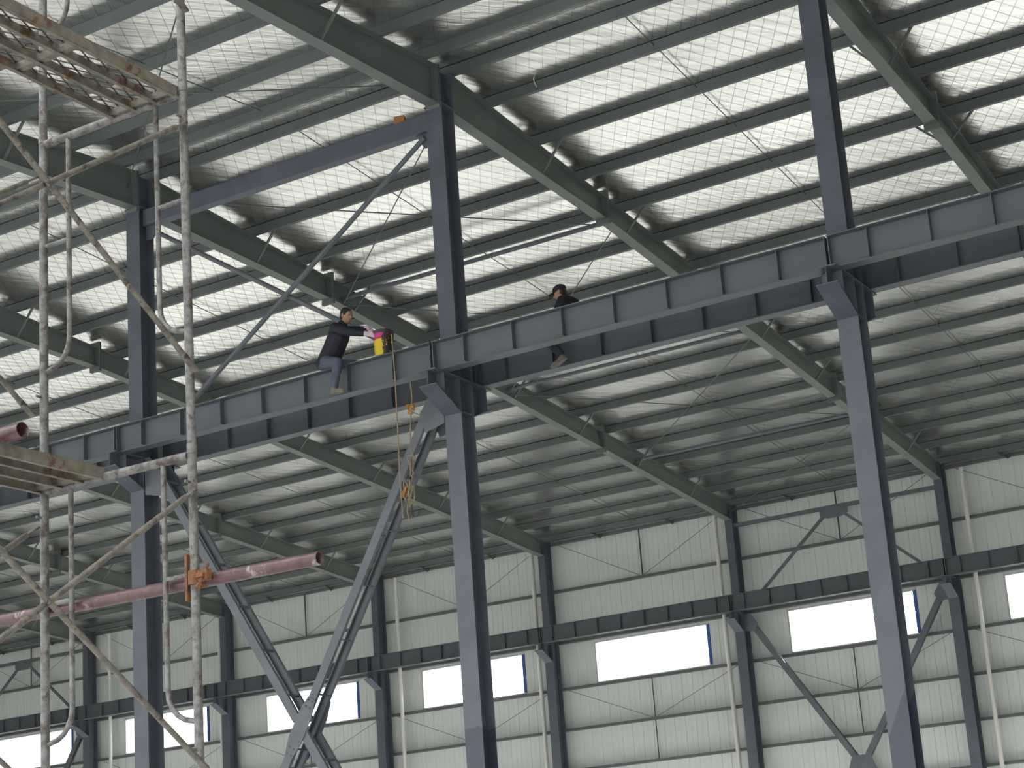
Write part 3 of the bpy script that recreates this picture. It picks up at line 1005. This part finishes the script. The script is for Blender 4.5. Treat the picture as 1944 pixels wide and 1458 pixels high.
# ------------------------------------------------------------------ people
def cone_sphere(mb, p, q, r0, r1, n=12):
    p, q = Vector(p), Vector(q)
    d = q - p
    L = d.length
    t = d.normalized() if L > 1e-6 else Vector((0, 0, 1))
    pts, rs = [], []
    for a in (80, 55, 30):
        g = math.radians(a)
        pts.append(p - t * r0 * math.sin(g)); rs.append(r0 * math.cos(g))
    for s in range(4):
        pts.append(p + d * (s / 3)); rs.append(r0 + (r1 - r0) * s / 3)
    for a in (30, 55, 80):
        g = math.radians(a)
        pts.append(q + t * r1 * math.sin(g)); rs.append(r1 * math.cos(g))
    mb.path(pts, rs, n)
def ellipsoid(mb, c, rx, ry, rz, rot=None, n=16, m=10):
    vs, fs = [], []
    for i in range(m + 1):
        th = math.pi * (i + .02) / (m + .04)
        for k in range(n):
            g = 2 * math.pi * k / n
            v = Vector((rx * math.sin(th) * math.cos(g), ry * math.sin(th) * math.sin(g), rz * math.cos(th)))
            if rot is not None: v = rot @ v
            vs.append(Vector(c) + v)
    for i in range(m):
        for k in range(n):
            k2 = (k + 1) % n
            fs.append((i * n + k, i * n + k2, (i + 1) * n + k2, (i + 1) * n + k))
    fs.append(tuple(range(n - 1, -1, -1)))
    fs.append(tuple(range(m * n, (m + 1) * n)))
    mb.add(vs, fs)
def chain(mb, pts):
    for (p, r), (q, s) in zip(pts[:-1], pts[1:]):
        cone_sphere(mb, p, q, r, s)
def fuse(mb, name, mat, parent, voxel=.01, smooth=4):
    """union of overlapping volumes turned into one continuous skin"""
    me = mb.mesh(name + '_src', None)
    o = bpy.data.objects.new(name + '_src', me)
    C.objects.link(o)
    m = o.modifiers.new('r', 'REMESH')
    m.mode = 'VOXEL'
    m.voxel_size = voxel
    s = o.modifiers.new('s', 'SMOOTH')
    s.factor = .5
    s.iterations = smooth
    dg = bpy.context.evaluated_depsgraph_get()
    me2 = bpy.data.meshes.new_from_object(o.evaluated_get(dg))
    bpy.data.objects.remove(o)
    me2.name = name
    for p in me2.polygons:
        p.use_smooth = True
    me2.materials.clear()
    me2.materials.append(mat)
    ob = put(name, me2, parent)
    return ob
M_SKIN = plain('tanned_skin', (0.36, 0.20, 0.13), .55)
M_HAIR = plain('black_hair', (0.012, 0.011, 0.011), .5)
M_JACK = paint('dark_navy_jacket', (0.016, 0.018, 0.028), .75, .25, 8)
M_BLACK = paint('black_jacket', (0.010, 0.010, 0.013), .75, .25, 8)
M_TROU = paint('grey_blue_work_trousers', (0.085, 0.098, 0.135), .8, .2, 9)
M_TROU2 = paint('dark_work_trousers', (0.035, 0.045, 0.065), .8, .2, 9)
M_SHOE = plain('muddy_tan_shoe', (0.17, 0.148, 0.12), .7)
M_GLOVE = paint('pink_white_glove', (0.66, 0.50, 0.58), .8, .12, 20)
M_EYE = plain('dark_eye', (0.02, 0.015, 0.012), .3)

def hand(mb, wrist, fwd, palm_n, thumb_side, r=.0085, curl=.9):
    """palm and five curled fingers; fwd along the hand, palm_n out of the palm, thumb_side sideways"""
    w, f, pn, ts = Vector(wrist), Vector(fwd).normalized(), Vector(palm_n).normalized(), Vector(thumb_side).normalized()
    base = w + f * .085
    rot = Matrix((f, ts, pn)).transposed()
    ellipsoid(mb, w + f * .045, .055, .042, .018, rot)
    for i, ln in enumerate((.068, .078, .072, .056)):
        o = base + ts * (.030 - .020 * i)
        a1, a2, a3 = .35 * curl, .9 * curl, 1.5 * curl
        p1 = o + (f * math.cos(a1) + pn * math.sin(a1)) * ln * .48
        p2 = p1 + (f * math.cos(a2) + pn * math.sin(a2)) * ln * .32
        p3 = p2 + (f * math.cos(a3) + pn * math.sin(a3)) * ln * .26
        chain(mb, [(o - f * .03, r * 1.05), (o, r * 1.05), (p1, r), (p2, r * .92), (p3, r * .85)])
    o = w + f * .03 + ts * .032
    p1 = o + (f * .6 + ts * .7 + pn * .25).normalized() * .036
    p2 = p1 + (f * .85 + ts * .15 + pn * .5).normalized() * .032
    chain(mb, [(w + f * .015 + ts * .012, r * 1.4), (o, r * 1.25), (p1, r * 1.1), (p2, r * .95)])

def head(mb, c, fdir, updir, s=1.0):
    """skull, jaw, nose, ears; returns axes"""
    u = Vector(updir).normalized()
    f = Vector(fdir); f = (f - u * f.dot(u)).normalized()
    sd = u.cross(f)
    rot = Matrix((f, sd, u)).transposed()
    c = Vector(c)
    ellipsoid(mb, c + u * .025 * s - f * .008 * s, .098 * s, .078 * s, .092 * s, rot)
    ellipsoid(mb, c - u * .045 * s + f * .022 * s, .070 * s, .060 * s, .072 * s, rot)
    ellipsoid(mb, c - u * .088 * s + f * .062 * s, .022 * s, .024 * s, .018 * s, rot)      # chin
    cone_sphere(mb, c + f * .088 * s + u * .012 * s, c + f * .112 * s - u * .026 * s, .008 * s, .014 * s)  # nose
    ellipsoid(mb, c + f * .083 * s - u * .060 * s, .012 * s, .024 * s, .010 * s, rot)       # lips
    ellipsoid(mb, c + f * .080 * s + u * .028 * s, .014 * s, .050 * s, .010 * s, rot)       # brow
    for e in (-1, 1):
        ellipsoid(mb, c + sd * e * .078 * s - f * .012 * s - u * .006 * s, .020 * s, .009 * s, .032 * s, rot)
    return f, sd, u, rot

def eyes(parent, c, ax, s=1.0):
    f, sd, u, rot = ax
    for e in (-1, 1):
        b = MB()
        ellipsoid(b, Vector(c) + f * .086 * s + sd * e * .030 * s + u * .008 * s, .008 * s, .013 * s, .007 * s, rot)
        b.build('eye', M_EYE, parent, True)

def shoe(parent, heel, toe_dir, upv, mat, name='shoe'):
    h, f, u = Vector(heel), Vector(toe_dir).normalized(), Vector(upv).normalized()
    u = (u - f * u.dot(f)).normalized()
    sd = u.cross(f)
    rot = Matrix((f, sd, u)).transposed()
    b = MB()
    ellipsoid(b, h + f * .05 + u * .045, .075, .040, .045, rot)
    ellipsoid(b, h + f * .17 + u * .035, .095, .045, .034, rot)
    cone_sphere(b, h + f * .03 + u * .05, h + f * .03 + u * .11, .042, .040)
    o = fuse(b, name, mat, parent, .009, 3)
    b2 = MB()
    pts = []
    for i in range(20):
        g = 2 * math.pi * i / 20
        pts.append(h + f * (.115 + .145 * math.cos(g)) + sd * (.046 * math.sin(g)))
    n = len(pts)
    b2.add([p - u * .006 for p in pts] + [p + u * .014 for p in pts],
           [tuple(range(n)), tuple(range(2 * n - 1, n - 1, -1))] + [(i, i + n, (i + 1) % n + n, (i + 1) % n) for i in range(n)])
    b2.build('sole', M_SHOE, o)
    return o

# --- painter astride the near crane beam, leaning toward the bucket
def painter():
    HIP = Vector((4.13, -.555, .565))
    CH = Vector((4.36, -.575, .93))
    NK = Vector((4.44, -.58, 1.085))
    HD = Vector((4.525, -.585, 1.205))
    RS, LS = Vector((4.43, -.755, 1.0)), Vector((4.40, -.40, 1.045))
    RE, LE = Vector((4.70, -.82, .855)), Vector((4.62, -.36, 1.02))
    RW, LW = Vector((4.935, -.72, .80)), Vector((4.80, -.43, .985))
    RK, LK = Vector((4.47, -.785, .45)), Vector((4.52, -.32, .50))
    RA, LA = Vector((4.40, -.80, .095)), Vector((4.30, -.33, .26))
    root = MB()
    # whole body under the clothes
    chain(root, [(HIP, .125), (CH, .125), (NK, .062), (NK + (HD - NK) * .4, .055)])
    for S_, E_, W_ in ((RS, RE, RW), (LS, LE, LW)):
        chain(root, [(CH + Vector((.02, 0, .08)), .085), (S_, .058), (E_, .040), (W_, .028)])
    for K, A, sy in ((RK, RA, -1), (LK, LA, 1)):
        chain(root, [(HIP + Vector((.02, sy * .09, 0)), .085), (K, .055), (A, .038)])
    ax = head(root, HD, (1, -.18, -.30), (.30, -.02, 1))
    hand(root, RW, (.9, .25, -.25), (.2, .9, -.3), (.2, .3, .9), .0085, .95)
    hand(root, LW, (.8, -.1, -.45), (-.35, -.2, -.9), (.1, -1, .1), .0085, .9)
    body = fuse(root, 'person', M_SKIN, None, .0075, 2)
    # move origin to the seat
    org = Vector((4.13, -.55, .4425))
    for v in body.data.vertices:
        v.co -= org
    body.location = org
    tag(body, 'man in dark navy jacket astride the crane beam, reaching into a paint bucket', 'person')
    def child(o):
        o.parent = body
        for v in o.data.vertices:
            v.co -= org
        for c in o.children:
            for v in c.data.vertices:
                v.co -= org
        return o
    j = MB()
    chain(j, [(HIP + Vector((.0, 0, .03)), .165), (HIP.lerp(CH, .5), .165), (CH, .168), (CH.lerp(NK, .6), .115)])
    chain(j, [(NK - Vector((.01, 0, .02)), .082), (NK + Vector((.01, 0, .015)), .074)])
    ellipsoid(j, HIP + Vector((-.02, 0, .0)), .165, .185, .11)
    for S_, E_, W_ in ((RS, RE, RW), (LS, LE, LW)):
        chain(j, [(CH + Vector((.02, (S_.y + .57) * .4, .07)), .115), (S_, .082), (E_, .062), (E_.lerp(W_, .86), .048)])
    child(fuse(j, 'jacket', M_JACK, None, .011, 3))
    tr = MB()
    ellipsoid(tr, HIP + Vector((0, 0, -.045)), .15, .17, .085)
    for K, A, sy in ((RK, RA, -1), (LK, LA, 1)):
        chain(tr, [(HIP + Vector((.03, sy * .09, -.01)), .105), (K, .078), (K.lerp(A, .5), .066), (A + Vector((0, 0, .01)), .060)])
    child(fuse(tr, 'trousers', M_TROU, None, .011, 3))
    h = MB()
    f, sd, u, rot = ax
    ellipsoid(h, HD + u * .042 - f * .020, .101, .086, .090, rot)
    ellipsoid(h, HD - f * .060 - u * .02, .050, .074, .065, rot)
    for e in (-1, 1):
        ellipsoid(h, HD + sd * e * .070 + f * .018 + u * .025, .026, .012, .028, rot)
    child(fuse(h, 'hair', M_HAIR, None, .009, 2))
    eb = empty('eyes_tmp'); eyes(eb, HD, ax)
    for c in list(eb.children):
        c.parent = None
        child(c)
    bpy.data.objects.remove(eb)
    for W_, args in ((LW, ((.8, -.1, -.45), (-.35, -.2, -.9), (.1, -1, .1))), (RW, ((.9, .25, -.25), (.2, .9, -.3), (.2, .3, .9)))):
        g = MB()
        hand(g, W_, *args, .0125, .92)
        f0 = Vector(args[0]).normalized()
        chain(g, [(W_ - f0 * .05, .042), (W_ + f0 * .03, .036)])
        child(fuse(g, 'glove', M_GLOVE, None, .008, 2))
    for A in (RA, LA):
        o = shoe(None, A + Vector((-.04, 0, -.105)), (1, -.25 if A is RA else .25, -.12), (0, 0, 1), M_SHOE)
        child(o)
    pbm = MB()
    tip = LW + Vector((.8, -.1, -.45)).normalized() * .075 + Vector((0, 0, -.03))
    pb = empty('paint_brush', tip, 'small paint brush held in the gloved hand over the bucket', 'brush')
    MB().path([(-.06, .02, .07), (.06, -.02, -.07)], .008, 8).build('handle', plain('wood_handle', (.45, .30, .15), .6), pb, True)
    MB().bar((.06, -.02, -.07), (.095, -.032, -.125), .045, .018).build('bristles', plain('pale_bristles', (.7, .7, .72), .8), pb)
painter()

# --- second man astride the far beam, facing away from the ridge column, black cap
def capped_man():
    HIP = Vector((7.70, .56, .565))
    CH = Vector((7.665, .53, .86))
    NK = Vector((7.60, .52, 1.00))
    HD = Vector((7.525, .505, 1.115))
    RS, LS = Vector((7.665, .70, .93)), Vector((7.64, .35, .925))
    RE, LE = Vector((7.56, .76, .70)), Vector((7.52, .30, .68))
    RW, LW = Vector((7.40, .62, .56)), Vector((7.36, .44, .55))
    RK, LK = Vector((7.34, .80, .56)), Vector((7.32, .30, .44))
    RA, LA = Vector((7.55, .80, .34)), Vector((7.56, .315, .13))
    b = MB()
    chain(b, [(HIP, .125), (CH, .125), (NK, .062), (NK + (HD - NK) * .4, .055)])
    for S_, E_, W_ in ((RS, RE, RW), (LS, LE, LW)):
        chain(b, [(CH + Vector((0, 0, .06)), .085), (S_, .058), (E_, .040), (W_, .028)])
    for K, A, sy in ((RK, RA, 1), (LK, LA, -1)):
        chain(b, [(HIP + Vector((-.02, sy * .09, 0)), .085), (K, .055), (A, .038)])
    ax = head(b, HD, (-1, -.12, -.30), (-.30, -.04, 1))
    hand(b, RW, (-.9, -.1, -.35), (0, -.3, -.9), (-.2, -1, .2))
    hand(b, LW, (-.9, .1, -.35), (0, .3, -.9), (-.2, 1, .2))
    body = fuse(b, 'person', M_SKIN, None, .0075, 2)
    org = Vector((7.70, .55, .4425))
    for v in body.data.vertices:
        v.co -= org
    body.location = org
    tag(body, 'man in black jacket and black cap sitting behind the crane beam', 'person')
    def child(o):
        o.parent = body
        for v in o.data.vertices:
            v.co -= org
        for c in o.children:
            for v in c.data.vertices:
                v.co -= org
        return o
    j = MB()
    chain(j, [(HIP + Vector((0, 0, .03)), .165), (HIP.lerp(CH, .5), .165), (CH, .165), (CH.lerp(NK, .6), .115)])
    chain(j, [(NK - Vector((0, 0, .02)), .085), (NK + Vector((-.01, 0, .02)), .076)])
    ellipsoid(j, HIP, .16, .18, .10)
    for S_, E_, W_ in ((RS, RE, RW), (LS, LE, LW)):
        chain(j, [(CH + Vector((0, (S_.y - .53) * .4, .05)), .11), (S_, .085), (E_, .062), (E_.lerp(W_, .86), .048)])
    child(fuse(j, 'jacket', M_BLACK, None, .011, 3))
    tr = MB()
    ellipsoid(tr, HIP + Vector((0, 0, -.045)), .15, .17, .085)
    for K, A, sy in ((RK, RA, 1), (LK, LA, -1)):
        chain(tr, [(HIP + Vector((-.03, sy * .09, -.01)), .105), (K, .080), (K.lerp(A, .5), .068), (A + Vector((0, 0, .01)), .060)])
    child(fuse(tr, 'trousers', M_TROU2, None, .011, 3))
    f, sd, u, rot = ax
    h = MB()
    ellipsoid(h, HD - f * .045 - u * .005, .060, .080, .062, rot)
    child(fuse(h, 'hair', M_HAIR, None, .009, 2))
    c_ = MB()
    ellipsoid(c_, HD + u * .055 - f * .008, .110, .092, .075, rot)
    ellipsoid(c_, HD + u * .030 + f * .115, .065, .070, .013, rot)
    child(fuse(c_, 'cap', plain('black_cap_cloth', (.010, .010, .011), .8), None, .008, 2))
    eb = empty('eyes_tmp'); eyes(eb, HD, ax)
    for c in list(eb.children):
        c.parent = None
        child(c)
    bpy.data.objects.remove(eb)
    for A, td in ((RA, (-1, .1, -.3)), (LA, (-1, .0, -.42))):
        o = shoe(None, A + Vector((.07, 0, -.085)), td, (0, 0, 1), M_SHOE)
        child(o)
capped_man()

# loose pale wire scrap hooked on a purlin
ws = MB().path([(0, 0, .10), (-.012, -.01, .05), (0, -.012, 0), (.02, -.012, -.05), (.028, -.01, -.09)], .009, 8)
tag(ws.build('wire_scrap', plain('pale_wire_sheath', (.75, .74, .70), .5), None, True, loc=(6.93, 1.345, 4.98)), 'short pale wire scrap hooked on a purlin by the ridge', 'wire')
